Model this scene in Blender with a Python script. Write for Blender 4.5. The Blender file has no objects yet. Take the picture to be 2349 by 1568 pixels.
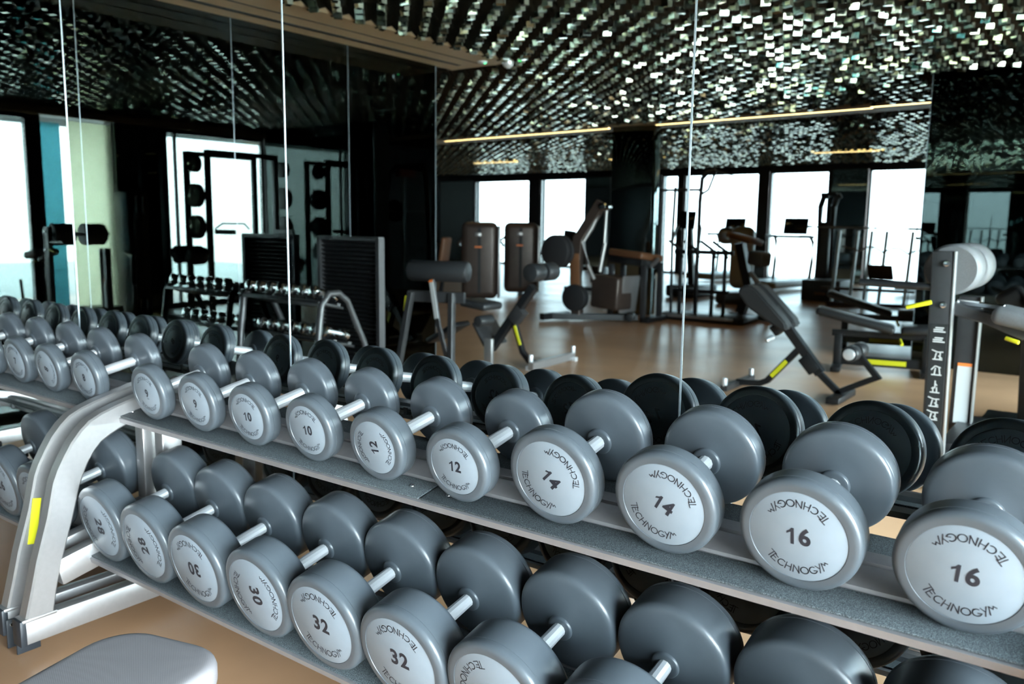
import bpy, bmesh, math, random
from mathutils import Vector, Matrix, Euler
random.seed(7)
PI = math.pi
SC = bpy.context.scene
C = SC.collection

# ---------------------------------------------------------------- camera
cam_data = bpy.data.cameras.new('camera'); cam = bpy.data.objects.new('camera', cam_data); C.objects.link(cam)
cam_data.sensor_width = 36.0; cam_data.sensor_fit = 'HORIZONTAL'
cam_data.lens = 36.0 * 1920.92 / 2349.0
cam_data.clip_start = 0.02; cam_data.clip_end = 500
RR = Vector((0.80496, 0.59320, 0.01229)); UU = Vector((-0.09408, 0.10716, 0.98978)); FF = Vector((-0.58582, 0.79789, -0.14207))
m = Matrix((( RR.x, UU.x, -FF.x), (RR.y, UU.y, -FF.y), (RR.z, UU.z, -FF.z))).to_4x4()
m.translation = Vector((0.0, -1.8153, 1.3804)); cam.matrix_world = m
cam_data.dof.use_dof = True; cam_data.dof.focus_distance = 1.95; cam_data.dof.aperture_fstop = 4.0
SC.camera = cam
SC.view_settings.view_transform = 'Standard'; SC.view_settings.look = 'None'
SC.view_settings.exposure = 1.6; SC.view_settings.gamma = 1.0; SC.view_settings.use_curve_mapping = False
SC.cycles.max_bounces = 12; SC.cycles.glossy_bounces = 9; SC.cycles.diffuse_bounces = 4
SC.cycles.transmission_bounces = 6; SC.cycles.transparent_max_bounces = 8
SC.cycles.caustics_reflective = False; SC.cycles.blur_glossy = 0.5
SC.cycles.use_denoising = True; SC.cycles.sample_clamp_indirect = 6.0

# ---------------------------------------------------------------- sky
W = bpy.data.worlds.new('sky'); SC.world = W; W.use_nodes = True
nt = W.node_tree; nt.nodes.clear()
tc = nt.nodes.new('ShaderNodeTexCoord'); sx = nt.nodes.new('ShaderNodeSeparateXYZ'); rp = nt.nodes.new('ShaderNodeValToRGB')
mr = nt.nodes.new('ShaderNodeMapRange'); bg = nt.nodes.new('ShaderNodeBackground'); wo = nt.nodes.new('ShaderNodeOutputWorld')
nt.links.new(tc.outputs['Generated'], sx.inputs[0]); nt.links.new(sx.outputs['Z'], mr.inputs['Value'])
mr.inputs['From Min'].default_value = -0.3; mr.inputs['From Max'].default_value = 0.7
nt.links.new(mr.outputs[0], rp.inputs[0]); nt.links.new(rp.outputs[0], bg.inputs[0]); nt.links.new(bg.outputs[0], wo.inputs[0])
cr = rp.color_ramp; cr.elements[0].position = 0.0; cr.elements[0].color = (0.62, 0.64, 0.62, 1)
cr.elements[1].position = 1.0; cr.elements[1].color = (0.50, 0.68, 0.88, 1)
for pos, col in ((0.27, (0.72, 0.76, 0.76, 1)), (0.33, (0.95, 0.97, 1.0, 1)), (0.55, (0.80, 0.92, 1.0, 1))):
    e = cr.elements.new(pos); e.color = col
bg.inputs['Strength'].default_value = 22.0

def portal(loc, rot, sx_, sy_):
    l = bpy.data.lights.new('window_portal', 'AREA'); l.shape = 'RECTANGLE'; l.size = sx_; l.size_y = sy_
    l.cycles.is_portal = True
    o = bpy.data.objects.new('window_portal', l); o.location = loc; o.rotation_euler = rot; C.objects.link(o)

# ---------------------------------------------------------------- materials
def mat(name, col, rough=0.5, metal=0.0, noise=None, bump=None, spec=None, emit=None, coat=None):
    """noise=(scale, amount, detail) darkens/lightens the colour; bump=(scale, strength, distance)"""
    M = bpy.data.materials.new(name); M.use_nodes = True; n = M.node_tree; b = n.nodes['Principled BSDF']
    b.inputs['Base Color'].default_value = (*col, 1); b.inputs['Roughness'].default_value = rough; b.inputs['Metallic'].default_value = metal
    if spec is not None: b.inputs['Specular IOR Level'].default_value = spec
    if emit: b.inputs['Emission Color'].default_value = (*emit[0], 1); b.inputs['Emission Strength'].default_value = emit[1]
    if coat: b.inputs['Coat Weight'].default_value = coat
    t = n.nodes.new('ShaderNodeTexCoord')
    if noise:
        x = n.nodes.new('ShaderNodeTexNoise'); x.inputs['Scale'].default_value = noise[0]; x.inputs['Detail'].default_value = noise[2]
        r = n.nodes.new('ShaderNodeMapRange'); r.inputs['From Min'].default_value = 0.3; r.inputs['From Max'].default_value = 0.7
        r.inputs['To Min'].default_value = 1 - noise[1]; r.inputs['To Max'].default_value = 1 + noise[1]
        v = n.nodes.new('ShaderNodeVectorMath'); v.operation = 'SCALE'; v.inputs[0].default_value = col
        n.links.new(t.outputs['Object'], x.inputs['Vector']); n.links.new(x.outputs['Fac'], r.inputs['Value'])
        n.links.new(r.outputs[0], v.inputs['Scale']); n.links.new(v.outputs[0], b.inputs['Base Color'])
    if bump:
        x = n.nodes.new('ShaderNodeTexNoise'); x.inputs['Scale'].default_value = bump[0]; x.inputs['Detail'].default_value = 3
        k = n.nodes.new('ShaderNodeBump'); k.inputs['Strength'].default_value = bump[1]; k.inputs['Distance'].default_value = bump[2]
        n.links.new(t.outputs['Object'], x.inputs['Vector']); n.links.new(x.outputs['Fac'], k.inputs['Height']); n.links.new(k.outputs[0], b.inputs['Normal'])
    return M

m_rubber = mat('dumbbell_rubber', (0.072, 0.086, 0.100), 0.33, noise=(16, 0.07, 4), bump=(420, 0.10, 0.001))
m_disc = mat('dumbbell_disc', (0.205, 0.242, 0.280), 0.38, noise=(30, 0.03, 3))
m_ink = mat('black_ink', (0.012, 0.014, 0.022), 0.5)
m_chrome = mat('chrome', (0.82, 0.84, 0.87), 0.30, 0.55)
m_chromed = mat('chrome_bright', (0.86, 0.87, 0.88), 0.06, 1.0)
m_silver = mat('silver_paint', (0.42, 0.41, 0.41), 0.34, 0.75, noise=(60, 0.03, 3), bump=(900, 0.05, 0.0005))
m_bronze = mat('tray_metal', (0.33, 0.32, 0.33), 0.42, 0.6, noise=(30, 0.05, 3))
m_dark = mat('black_steel', (0.013, 0.014, 0.016), 0.38, 0.2, noise=(20, 0.1, 2))
m_grey = mat('graphite_steel', (0.060, 0.060, 0.063), 0.38, 0.5, noise=(20, 0.06, 2))
m_pad = mat('black_upholstery', (0.020, 0.021, 0.023), 0.42, noise=(200, 0.08, 2), bump=(700, 0.12, 0.001))
m_roll = mat('grey_foam', (0.11, 0.11, 0.115), 0.6, noise=(150, 0.1, 3), bump=(500, 0.2, 0.001))
m_brown = mat('brown_upholstery', (0.17, 0.075, 0.035), 0.45, noise=(100, 0.06, 2))
m_shroud = mat('machine_shroud', (0.07, 0.05, 0.042), 0.35, 0.3, noise=(12, 0.06, 2))
m_yellow = mat('yellow_plastic', (0.72, 0.68, 0.02), 0.45)
m_plate = mat('rubber_plate', (0.02, 0.02, 0.022), 0.5)
m_white = mat('white_label', (0.55, 0.56, 0.56), 0.5)
m_red = mat('red_label', (0.6, 0.05, 0.03), 0.5)
m_orange = mat('orange_label', (0.8, 0.2, 0.04), 0.5)
m_screen = mat('dark_screen', (0.015, 0.017, 0.02), 0.12)
m_beige = mat('beige_plaster', (0.40, 0.285, 0.17), 0.6, noise=(4, 0.03, 2))
m_cap = mat('black_plastic', (0.02, 0.024, 0.03), 0.42, bump=(60, 0.1, 0.002))
m_ivory = mat('pale_machine', (0.45, 0.44, 0.40), 0.35)
m_led = mat('led_strip', (1, 0.8, 0.5), 0.5, emit=((1.0, 0.68, 0.27), 4.0))
m_green = mat('green_indicator', (0, 0.4, 0.1), 0.5, emit=((0.05, 1.0, 0.25), 3.0))

def floor_mat():
    M = mat('rubber_floor', (0.60, 0.335, 0.185), 0.42, noise=(2.2, 0.10, 6), bump=(35, 0.16, 0.002)); n = M.node_tree; b = n.nodes['Principled BSDF']
    t = [x for x in n.nodes if x.type == 'TEX_COORD'][0]
    x = n.nodes.new('ShaderNodeTexNoise'); x.inputs['Scale'].default_value = 1.3; x.inputs['Detail'].default_value = 5
    r = n.nodes.new('ShaderNodeMapRange'); r.inputs['To Min'].default_value = 0.22; r.inputs['To Max'].default_value = 0.44
    n.links.new(t.outputs['Object'], x.inputs['Vector']); n.links.new(x.outputs['Fac'], r.inputs['Value']); n.links.new(r.outputs[0], b.inputs['Roughness'])
    return M
m_floor = floor_mat()

def speckle_mat():
    M = mat('granulated_rubber_mat', (0.05, 0.058, 0.063), 0.6, bump=(900, 0.55, 0.002)); n = M.node_tree; b = n.nodes['Principled BSDF']
    t = [x for x in n.nodes if x.type == 'TEX_COORD'][0]
    x = n.nodes.new('ShaderNodeTexNoise'); x.inputs['Scale'].default_value = 620; x.inputs['Detail'].default_value = 2
    r = n.nodes.new('ShaderNodeValToRGB'); r.color_ramp.elements[0].position = 0.42; r.color_ramp.elements[0].color = (0.020, 0.025, 0.028, 1)
    r.color_ramp.elements[1].position = 0.68; r.color_ramp.elements[1].color = (0.16, 0.19, 0.205, 1)
    n.links.new(t.outputs['Object'], x.inputs['Vector']); n.links.new(x.outputs['Fac'], r.inputs[0]); n.links.new(r.outputs[0], b.inputs['Base Color'])
    return M
m_mat = speckle_mat()

def stripe_pad():
    M = mat('bench_upholstery', (0.24, 0.222, 0.23), 0.42); n = M.node_tree; b = n.nodes['Principled BSDF']
    t = [x for x in n.nodes if x.type == 'TEX_COORD'][0]
    w = n.nodes.new('ShaderNodeTexWave'); w.inputs['Scale'].default_value = 130; w.bands_direction = 'DIAGONAL'
    k = n.nodes.new('ShaderNodeBump'); k.inputs['Strength'].default_value = 0.12; k.inputs['Distance'].default_value = 0.001
    n.links.new(t.outputs['Object'], w.inputs['Vector']); n.links.new(w.outputs['Fac'], k.inputs['Height']); n.links.new(k.outputs[0], b.inputs['Normal'])
    return M
m_bench = stripe_pad()

m_mirror = mat('mirror_glass', (0.70, 0.755, 0.755), 0.0, 1.0)
m_smoked = mat('smoked_mirror', (0.043, 0.052, 0.050), 0.0, 1.0)
m_pier = mat('pier_mirror', (0.24, 0.30, 0.295), 0.02, 1.0)
m_frost = mat('frosted_glass', (0.75, 0.80, 0.58), 0.55, noise=(1.6, 0.10, 3))
m_frost.node_tree.nodes['Principled BSDF'].inputs['Transmission Weight'].default_value = 0.85
m_teal = mat('teal_glass', (0.10, 0.42, 0.50), 0.15); m_teal.node_tree.nodes['Principled BSDF'].inputs['Transmission Weight'].default_value = 0.6
m_facet = mat('ceiling_facets', (0.46, 0.47, 0.37), 0.09, 1.0)
m_satin = mat('ceiling_facet_satin', (0.30, 0.30, 0.24), 0.28, 1.0)
m_side = mat('ceiling_facet_sides', (0.03, 0.032, 0.028), 0.25, 0.6)
m_black = mat('matt_black', (0.006, 0.007, 0.008), 0.6)
m_glass = bpy.data.materials.new('window_glass'); m_glass.use_nodes = True
_n = m_glass.node_tree; _n.nodes.clear(); _a = _n.nodes.new('ShaderNodeBsdfTransparent'); _a.inputs[0].default_value = (0.93, 0.97, 0.97, 1)
_g = _n.nodes.new('ShaderNodeBsdfGlossy'); _g.inputs['Roughness'].default_value = 0.0; _f = _n.nodes.new('ShaderNodeFresnel'); _f.inputs[0].default_value = 1.35
_m = _n.nodes.new('ShaderNodeMixShader'); _o = _n.nodes.new('ShaderNodeOutputMaterial')
_n.links.new(_f.outputs[0], _m.inputs[0]); _n.links.new(_a.outputs[0], _m.inputs[1]); _n.links.new(_g.outputs[0], _m.inputs[2]); _n.links.new(_m.outputs[0], _o.inputs[0])
m_dimglass = m_glass.copy(); m_dimglass.name = 'light_cutting_hall_glass'; [n_ for n_ in m_dimglass.node_tree.nodes if n_.type == 'BSDF_TRANSPARENT'][0].inputs[0].default_value = (0.34, 0.38, 0.39, 1)  # tint made up to weaken hall daylight, so the near window dominates
m_sand = mat('pale_terrace', (0.62, 0.56, 0.46), 0.8, noise=(1, 0.05, 3))

# ---------------------------------------------------------------- mesh builder
class MB:
    def __init__(s): s.v = []; s.f = []
    def add(s, vs, fs, M=None):
        o = len(s.v); s.v += [tuple(M @ Vector(p)) if M else tuple(p) for p in vs]; s.f += [tuple(i + o for i in f) for f in fs]; return s
    def bm(s, b, M=None):
        b.verts.index_update(); s.add([v.co for v in b.verts], [[v.index for v in f.verts] for f in b.faces], M); b.free(); return s
    def box(s, c, d, rot=(0, 0, 0), bev=0.0, M=None, seg=2):
        b = bmesh.new(); bmesh.ops.create_cube(b, size=1.0); bmesh.ops.scale(b, vec=d, verts=b.verts)
        if bev > 0: bmesh.ops.bevel(b, geom=list(b.edges), offset=min(bev, min(d) * 0.49), segments=seg, affect='EDGES', profile=0.5)
        X = Matrix.Translation(c) @ Euler(rot).to_matrix().to_4x4()
        return s.bm(b, (M @ X) if M else X)
    def lathe(s, prof, n=40, M=None, cap=True):
        """profile [(y, r)] about the local Y axis"""
        vs = []; fs = []
        for (y, r) in prof:
            for k in range(n):
                a = 2 * PI * k / n; vs.append((r * math.cos(a), y, r * math.sin(a)))
        for i in range(len(prof) - 1):
            for k in range(n):
                a = i * n + k; b = i * n + (k + 1) % n; fs.append((a, b, b + n, a + n))
        if cap: fs.append(tuple(range(n))); fs.append(tuple(reversed(range((len(prof) - 1) * n, len(prof) * n))))
        fs = [tuple(reversed(f)) for f in fs]
        return s.add(vs, fs, M)
    def cyl(s, a, b, r, n=20, bev=0.0, r2=None):
        a = Vector(a); b = Vector(b); L = (b - a).length; q = Vector((0, 1, 0)).rotation_difference(b - a)
        M = Matrix.Translation(a) @ q.to_matrix().to_4x4(); r2 = r if r2 is None else r2
        if bev: pr = [(0, r - bev), (bev * .3, r - bev * .3), (bev, r), (L - bev, r2), (L - bev * .3, r2 - bev * .3), (L, r2 - bev)]
        else: pr = [(0, r), (L, r2)]
        return s.lathe(pr, n, M)
    def sweep(s, pts, sec, up=(0, 0, 1), closed=False):
        """sweep a 2D section [(a, b)] along pts; a along side, b along up"""
        pts = [Vector(p) for p in pts]; n = len(pts); m_ = len(sec); up = Vector(up); vs = []
        for i, p in enumerate(pts):
            t1 = (pts[i] - pts[i - 1]).normalized() if (i > 0 or closed) else None
            t2 = (pts[(i + 1) % n] - pts[i]).normalized() if (i < n - 1 or closed) else None
            t = ((t1 or t2) + (t2 or t1)).normalized(); k = 1.0
            if t1 and t2: k = 1 / max(0.35, t.dot(t2))
            u = up - t * up.dot(t)
            if u.length < 1e-4: u = Vector((1, 0, 0)) - t * t.x
            u.normalize(); sd = t.cross(u)
            for a, b in sec: vs.append(p + sd * a * (k if abs(up.dot(t1 or t2)) < 0.02 else 1) + u * b * (k if abs(up.dot(t1 or t2)) >= 0.02 else 1))
        fs = []
        for i in range(n if closed else n - 1):
            for k in range(m_):
                a = i * m_ + k; b = i * m_ + (k + 1) % m_; c = ((i + 1) % n) * m_ + (k + 1) % m_; d = ((i + 1) % n) * m_ + k; fs.append((a, d, c, b))
        if not closed: fs.append(tuple(range(m_))); fs.append(tuple(reversed(range((n - 1) * m_, n * m_))))
        return s.add(vs, fs)
    def bar(s, pts, w, h, up=(0, 0, 1), c=0.006):
        w /= 2; h /= 2; c = min(c, w * .6, h * .6)
        return s.sweep(pts, [(-w + c, -h), (w - c, -h), (w, -h + c), (w, h - c), (w - c, h), (-w + c, h), (-w, h - c), (-w, -h + c)], up)
    def tube(s, pts, r, n=12, up=(0.01, 0.02, 1)):
        return s.sweep(pts, [(r * math.cos(2 * PI * k / n), r * math.sin(2 * PI * k / n)) for k in range(n)], up)
    def prism(s, poly, d, M=None):
        """polygon in local XZ, extruded by d along Y"""
        n = len(poly); vs = [(x, 0, z) for x, z in poly] + [(x, d, z) for x, z in poly]
        fs = [tuple(range(n)), tuple(reversed(range(n, 2 * n)))] + [(k, k + n, (k + 1) % n + n, (k + 1) % n) for k in range(n)]
        return s.add(vs, fs, M)
    def build(s, name, m_, parent=None, ang=32, loc=None, rot=None):
        me = bpy.data.meshes.new(name); me.from_pydata(s.v, [], s.f); me.validate()
        b = bmesh.new(); b.from_mesh(me); bmesh.ops.recalc_face_normals(b, faces=b.faces); b.to_mesh(me); b.free()
        me.polygons.foreach_set('use_smooth', [True] * len(me.polygons)); me.set_sharp_from_angle(angle=math.radians(ang))
        me.materials.append(m_); o = bpy.data.objects.new(name, me); C.objects.link(o)
        if parent: o.parent = parent
        if loc: o.location = loc
        if rot: o.rotation_euler = rot
        return o

def tag(o, label=None, cat=None, group=None, kind=None):
    if label: o['label'] = label
    if cat: o['category'] = cat
    if group: o['group'] = group
    if kind: o['kind'] = kind
    return o
def thing(name, label, cat, loc=(0, 0, 0), rot=(0, 0, 0), group=None):
    o = bpy.data.objects.new(name, None); o.empty_display_size = 0.1; C.objects.link(o); o.location = loc; o.rotation_euler = rot
    return tag(o, label, cat, group)
def dup(root, loc, rot=None, label=None, group=None):
    def cp(o, par):
        c = o.copy(); C.objects.link(c); c.parent = par
        for ch in list(o.children): cp(ch, c)
        return c
    r = cp(root, None); r.location = loc
    if rot is not None: r.rotation_euler = rot
    if label: r['label'] = label
    if group: r['group'] = group
    return r
def struct(name, mb, m_, parent=None, ang=32):
    o = mb.build(name, m_, parent, ang)
    if not parent: o['kind'] = 'structure'
    return o
def arc(cx, cz, r, a0, a1, n):   # angles in degrees
    return [(cx + r * math.cos(math.radians(a0 + (a1 - a0) * k / n)), cz + r * math.sin(math.radians(a0 + (a1 - a0) * k / n))) for k in range(n + 1)]

# ---------------------------------------------------------------- lettering
def text_verts(txt, size, bold=0.0, space=1.0):
    cu = bpy.data.curves.new('lettering', 'FONT'); cu.body = txt; cu.size = size; cu.align_x = 'CENTER'; cu.align_y = 'CENTER'
    cu.offset = bold; cu.space_character = space; cu.resolution_u = 4; cu.fill_mode = 'FRONT'
    o = bpy.data.objects.new('lettering', cu); C.objects.link(o); bpy.context.view_layer.update()
    me = bpy.data.meshes.new_from_object(o.evaluated_get(bpy.context.evaluated_depsgraph_get()))
    vs = [v.co.copy() for v in me.vertices]; fs = [tuple(p.vertices) for p in me.polygons]
    bpy.data.objects.remove(o); bpy.data.curves.remove(cu); bpy.data.meshes.remove(me)
    return vs, fs
def polyline_glyph(strokes, w):
    vs = []; fs = []
    for (x0, y0, x1, y1) in strokes:
        a = Vector((x0, y0)); b = Vector((x1, y1)); d = (b - a).normalized(); a = a - d * w * .5; b = b + d * w * .5; n = Vector((-d.y, d.x)) * w * .5
        o = len(vs); vs += [a - n, b - n, b + n, a + n]; fs.append((o, o + 1, o + 2, o + 3))
    return vs, fs
def ring_strokes(cx, cy, r, a0, a1, n=14):
    p = arc(cx, cy, r, a0, a1, n); return [(p[i][0], p[i][1], p[i + 1][0], p[i + 1][1]) for i in range(n)]
def wordmark():
    """TECHNOGYM wordmark in thin strokes, unit cap height, T shares its bar with a slanted E, Y and M lean"""
    S = []; x = 0
    S += [(x, 1.02, x + .95, 1.02), (x + .48, 1.0, x + .48, 0)]; x += .80
    S += [(x, .92, x, 0), (x, .92, x + .60, .80), (x, .52, x + .42, .50), (x, 0, x + .62, 0)]; x += .86
    S += ring_strokes(x + .45, .5, .46, 50, 310); x += 1.02
    S += [(x, 0, x, 1), (x + .66, 0, x + .66, 1), (x, .5, x + .66, .5)]; x += .96
    S += [(x, 0, x, 1), (x, 1, x + .68, 0), (x + .68, 0, x + .68, 1)]; x += .92
    S += ring_strokes(x + .47, .5, .47, 0, 360, 20); x += 1.14
    S += ring_strokes(x + .45, .5, .46, 50, 330) + [(x + .9, .30, x + .52, .42)]; x += .98
    S += [(x, 1, x + .34, .48), (x + .74, 1.05, x + .16, -.05)]; x += .66
    S += [(x, 0, x + .36, 1.0), (x + .36, 1.0, x + .58, .55), (x + .58, .55, x + .84, .82), (x + .84, .82, x + 1.0, .48)]; x += 1.0
    return S, x
WM, WML = wordmark()
def face_wordmark(r):
    """the wordmark bent along the lower rim; local XZ plane, facing -Y"""
    vs = []; fs = []
    k = r * 0.158; rad = r * 0.735
    for half in (0,):
        for (x0, y0, x1, y1) in WM:
            g, f = polyline_glyph([(x0, y0, x1, y1)], 0.125)
            o = len(vs)
            for p in g:
                th = (p.x - WML / 2) * k / rad * 1.02 - PI / 2 + half * PI
                rr = rad + r * 0.10 - p.y * k
                vs.append((rr * math.cos(th), 0, rr * math.sin(th)))
            fs += [tuple(i + o for i in q) for q in f]
    return vs, fs
def face_number(num, r):
    vs = []; fs = []
    sz = r * 0.52; adv = r * 0.285; h = sz * 0.355
    for q, ch in enumerate(num):
        cx = (q - (len(num) - 1) / 2) * adv
        o = len(vs)
        if ch == '1':      # upright stroke with a flag
            w = r * .068
            vs += [(cx + x, 0, z) for x, z in ((0, -h), (w, -h), (w, h), (w * .25, h), (-.02 * r, h * .72), (-.085 * r, h * .50), (-.085 * r, h * .22), (0, h * .48))]
            fs += [(o, o + 1, o + 2, o + 3, o + 7), (o + 7, o + 3, o + 4, o + 5, o + 6)]
        else:
            tv, tf = text_verts(ch, sz, bold=r * 0.017)
            vs += [(v.x * 0.95 + cx, 0, v.y) for v in tv]; fs += [tuple(k + o for k in f) for f in tf]
    if num in ('6', '9'):
        o = len(vs); vs += [(-.06 * r, 0, -.26 * r), (.10 * r, 0, -.26 * r), (.10 * r, 0, -.235 * r), (-.06 * r, 0, -.235 * r)]; fs.append((o, o + 1, o + 2, o + 3))
    return vs, fs

# ---------------------------------------------------------------- dumbbells
SIZES = {}   # num -> (R, label r, head thickness, handle length)
for k in ('4', '5', '6', '7', '8'): SIZES[k] = (0.0925, 0.0700, 0.046, 0.138)
SIZES['9'] = (0.0925, 0.0698, 0.048, 0.144); SIZES['10'] = (0.0925, 0.0698, 0.052, 0.146); SIZES['12'] = (0.0925, 0.0698, 0.060, 0.148)
SIZES['14'] = (0.109, 0.0865, 0.053, 0.148); SIZES['16'] = (0.109, 0.0865, 0.058, 0.150)
for k, t in (('22', 0.078), ('24', 0.082), ('26', 0.086), ('28', 0.090), ('30', 0.094), ('32', 0.099), ('34', 0.104), ('36', 0.108)): SIZES[k] = (0.130, 0.1047, t, 0.140)
_parts = {}
def head_profile(R, lr, t, big):
    b = 0.013 if not big else 0.016
    P = [(0.0015, 0.001), (0.0015, lr), (0.0, lr + 0.0008), (0.0, R - b)]
    for k in range(1, 7):
        a = PI / 2 * k / 6; P.append((b * 0.8 * (1 - math.cos(a)), R - b + b * math.sin(a)))
    s_ = b * 0.8 + 0.008
    P += [(s_, R), (s_ + 0.0006, R - 0.0012), (s_ + 0.0014, R - 0.0012), (s_ + 0.002, R)]
    c = 0.012 if not big else 0.016
    P += [(t - c, R)]
    for k in range(1, 6):
        a = PI / 2 * k / 6; P.append((t - c + c * math.sin(a), R - c + c * math.cos(a)))
    q = 0.010 if not big else 0.016
    P += [(t + 0.0015, R - c * 1.2), (t + q * .55, R * .55), (t + q, 0.036), (t + q + .001, 0.033), (t + q + .0015, 0.0315), (t + q + 0.006, 0.0305), (t + q + 0.008, 0.028), (t + q + 0.0085, 0.024), (t + q + .008, 0.010)]
    return P, t + q
def dumbbell(num, loc, tilt, spin, label, group, spin2=None):
    R, lr, t, hl = SIZES[num]; big = R > 0.12
    L = 2 * t + hl + (0.02 if not big else 0.032)
    r = thing('dumbbell', label, 'dumbbell', loc, (tilt, 0, 0), group)
    key = (R, lr, t)
    if key not in _parts:
        P, tq = head_profile(R, lr, t, big)
        a = MB().lathe(P, 72, cap=False).build('head', m_rubber, ang=50)
        b = a.copy(); b.data = a.data
        hx = MB().lathe([(tq - 0.004, 0.0165), (L * .5, 0.0175), (L - tq + .004, 0.0165)], 12, cap=False).build('handle', m_chrome, ang=20)
        dd = MB().lathe([(0.0008, 0.0005), (0.0008, lr - .0012), (0.0014, lr - .0002)], 56, cap=False).build('face_disc', m_disc)
        _parts[key] = (a.data, hx.data, dd.data)
        for o in (a, hx, dd): bpy.data.objects.remove(o)
    hd, hx, dd = _parts[key]
    for kk, fn in ((('w', lr), lambda: face_wordmark(lr)), (('t', num, lr), lambda: face_number(num, lr))):
        if kk not in _parts:
            v, f = fn(); me = bpy.data.meshes.new('lettering'); me.from_pydata(v, [], f); me.materials.append(m_ink); _parts[kk] = me
    for side in (0, 1):
        h = bpy.data.objects.new('head', hd); C.objects.link(h); h.parent = r
        h.location = (0, 0, R) if side == 0 else (0, L, R); h.rotation_euler = (0, 0, 0) if side == 0 else (0, 0, PI)
        d = bpy.data.objects.new('face_disc', dd); C.objects.link(d); d.parent = h; d['label'] = 'pale grey face disc'
        sp = spin if side == 0 else (spin2 if spin2 is not None else -spin + random.uniform(-25, 25))
        for nm, me, da, lb in (('weight_number', _parts[('t', num, lr)], 0, 'black weight number'), ('wordmark', _parts[('w', lr)], 0, 'black lettering along the rim'), ('wordmark', _parts[('w', lr)], PI, 'black lettering along the rim')):
            t_ = bpy.data.objects.new(nm, me); C.objects.link(t_); t_.parent = h; t_['label'] = lb
            t_.location = (0, 0.0003, 0); t_.rotation_euler = (0, math.radians(sp) + da, 0)
    g = bpy.data.objects.new('handle', hx); C.objects.link(g); g.parent = r; g.location = (0, 0, R); g['label'] = 'bare chrome handle'
    return r

# upper row rests on the plane through lip (y -0.394, z 0.720), tilt 11.24 deg; lower row through (-0.517, 0.272), tilt 12.18 deg
TU = math.radians(11.24); TL = math.radians(12.18)
def shelf_z(y, up): return (0.7225 + (y + 0.394) * math.tan(TU)) if up else (0.2745 + (y + 0.517) * math.tan(TL))
def put(num, x, up, spin, label, group, dy=0.0, spin2=None):
    R = SIZES[num][0]; tl = TU if up else TL
    yc = (-0.377 if up else -0.535) + dy                     # y of the front face centre
    y = yc + R * math.sin(tl); z = shelf_z(y, up)
    dumbbell(num, (x, y, z), tl, spin, label, group, spin2)
GU = 'grey rubber dumbbells on the upper shelves'; GL = 'heavy rubber dumbbells on the lower shelves'
# spin: degrees, clockwise as read from the front
UP = [('9', -2.505, 0, 'grey 9 kg dumbbell at the end of the upper shelf beside the curved frame', -.006, 0),
      ('9', -2.247, 2, 'grey 9 kg dumbbell, second on the upper shelf, between a 9 and a 10', 0, 0),
      ('10', -1.989, 2, 'grey 10 kg dumbbell on the upper shelf, next to the 9 kg pair', -.002, 0),
      ('10', -1.733, 0, 'grey 10 kg dumbbell on the upper shelf, next to the 12 kg pair', 0, 0),
      ('12', -1.473, -95, 'grey 12 kg dumbbell on the upper shelf whose number reads sideways, upwards', -.006, 0),
      ('12', -1.212, 4, 'grey 12 kg dumbbell with upright number on the upper shelf, by the mat joint', -.006, 35),
      ('14', -0.954, 46, 'grey 14 kg dumbbell on the upper shelf, number strongly turned, beside the 12s', .004, 30),
      ('14', -0.690, 30, 'grey 14 kg dumbbell on the upper shelf, number slightly turned, beside the 16s', .004, 25),
      ('16', -0.427, 0, 'pale grey 16 kg dumbbell on the upper shelf, wholly in view', 0, 0),
      ('16', -0.165, 6, 'pale grey 16 kg dumbbell at the right edge of the picture, upper shelf', 0, 0)]
for num, x, sp, lb, dy, s2 in UP: put(num, x, True, sp, lb, GU, dy, s2)
UL = [('8', -2.916, 4, 'grey 8 kg dumbbell with upright number, last on the far upper shelf', 0),
      ('8', -3.190, -70, 'grey 8 kg dumbbell with sideways lettering on the far upper shelf', 0),
      ('7', -3.452, 0, 'grey 7 kg dumbbell whose 7 faces the camera on the far upper shelf', .004)]
for num, x, sp, lb, dy in UL: put(num, x, True, sp, lb, GU, dy)
for i, num in enumerate(('7', '6', '6', '5', '5', '4', '4')):
    lb = ['grey dumbbell next beyond the 7 on the far upper shelf, left picture edge',
          'small grey dumbbell on the far upper shelf, two places beyond the 7'][i] if i < 2 else \
         'small grey dumbbell on the far upper shelf, seen only in the wall mirror at left'
    put(num, -3.713 - 0.262 * i, True, random.choice([0, -60, 20]), lb, GU if i < 2 else 'far upper shelf dumbbells seen in the mirror')
LO = [('28', -2.565, 86, 'dark grey 28 kg dumbbell beside the frame leg, its number lying sideways, reading down', 0, .005),
      ('28', -2.304, -100, 'dark grey 28 kg dumbbell on the lower shelf, number reading upwards, beside a 30', 0, .003),
      ('30', -2.040, 178, 'dark grey 30 kg dumbbell on the lower shelf with its number upside down', 0, 0),
      ('30', -1.764, 82, 'dark grey 30 kg dumbbell with its number reading downwards, lower shelf beside a 32', 90, 0),
      ('32', -1.504, 4, 'dark grey 32 kg dumbbell wholly in view on the lower shelf', 0, -.004),
      ('32', -1.240, 2, 'dark grey 32 kg dumbbell on the lower shelf, cut by the bottom of the picture', 0, -.005),
      ('34', -0.977, 118, 'dark grey dumbbell with part of its lettering showing, right of the two 32s', -85, 0),
      ('34', -0.712, 0, 'dark grey dumbbell on the lower shelf, front head barely showing, under the 14s', -60, 0),
      ('36', -0.446, 20, 'dark grey lower dumbbell showing only its rear head, under the wholly visible 16', 50, 0)]
for num, x, sp, lb, s2, dy in LO: put(num, x, False, sp, lb, GL, dy, s2)
put('36', -0.180, False, 0, 'dark grey dumbbell on the lower shelf at the picture corner, under the last 16', GL, 0, 160)
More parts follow.
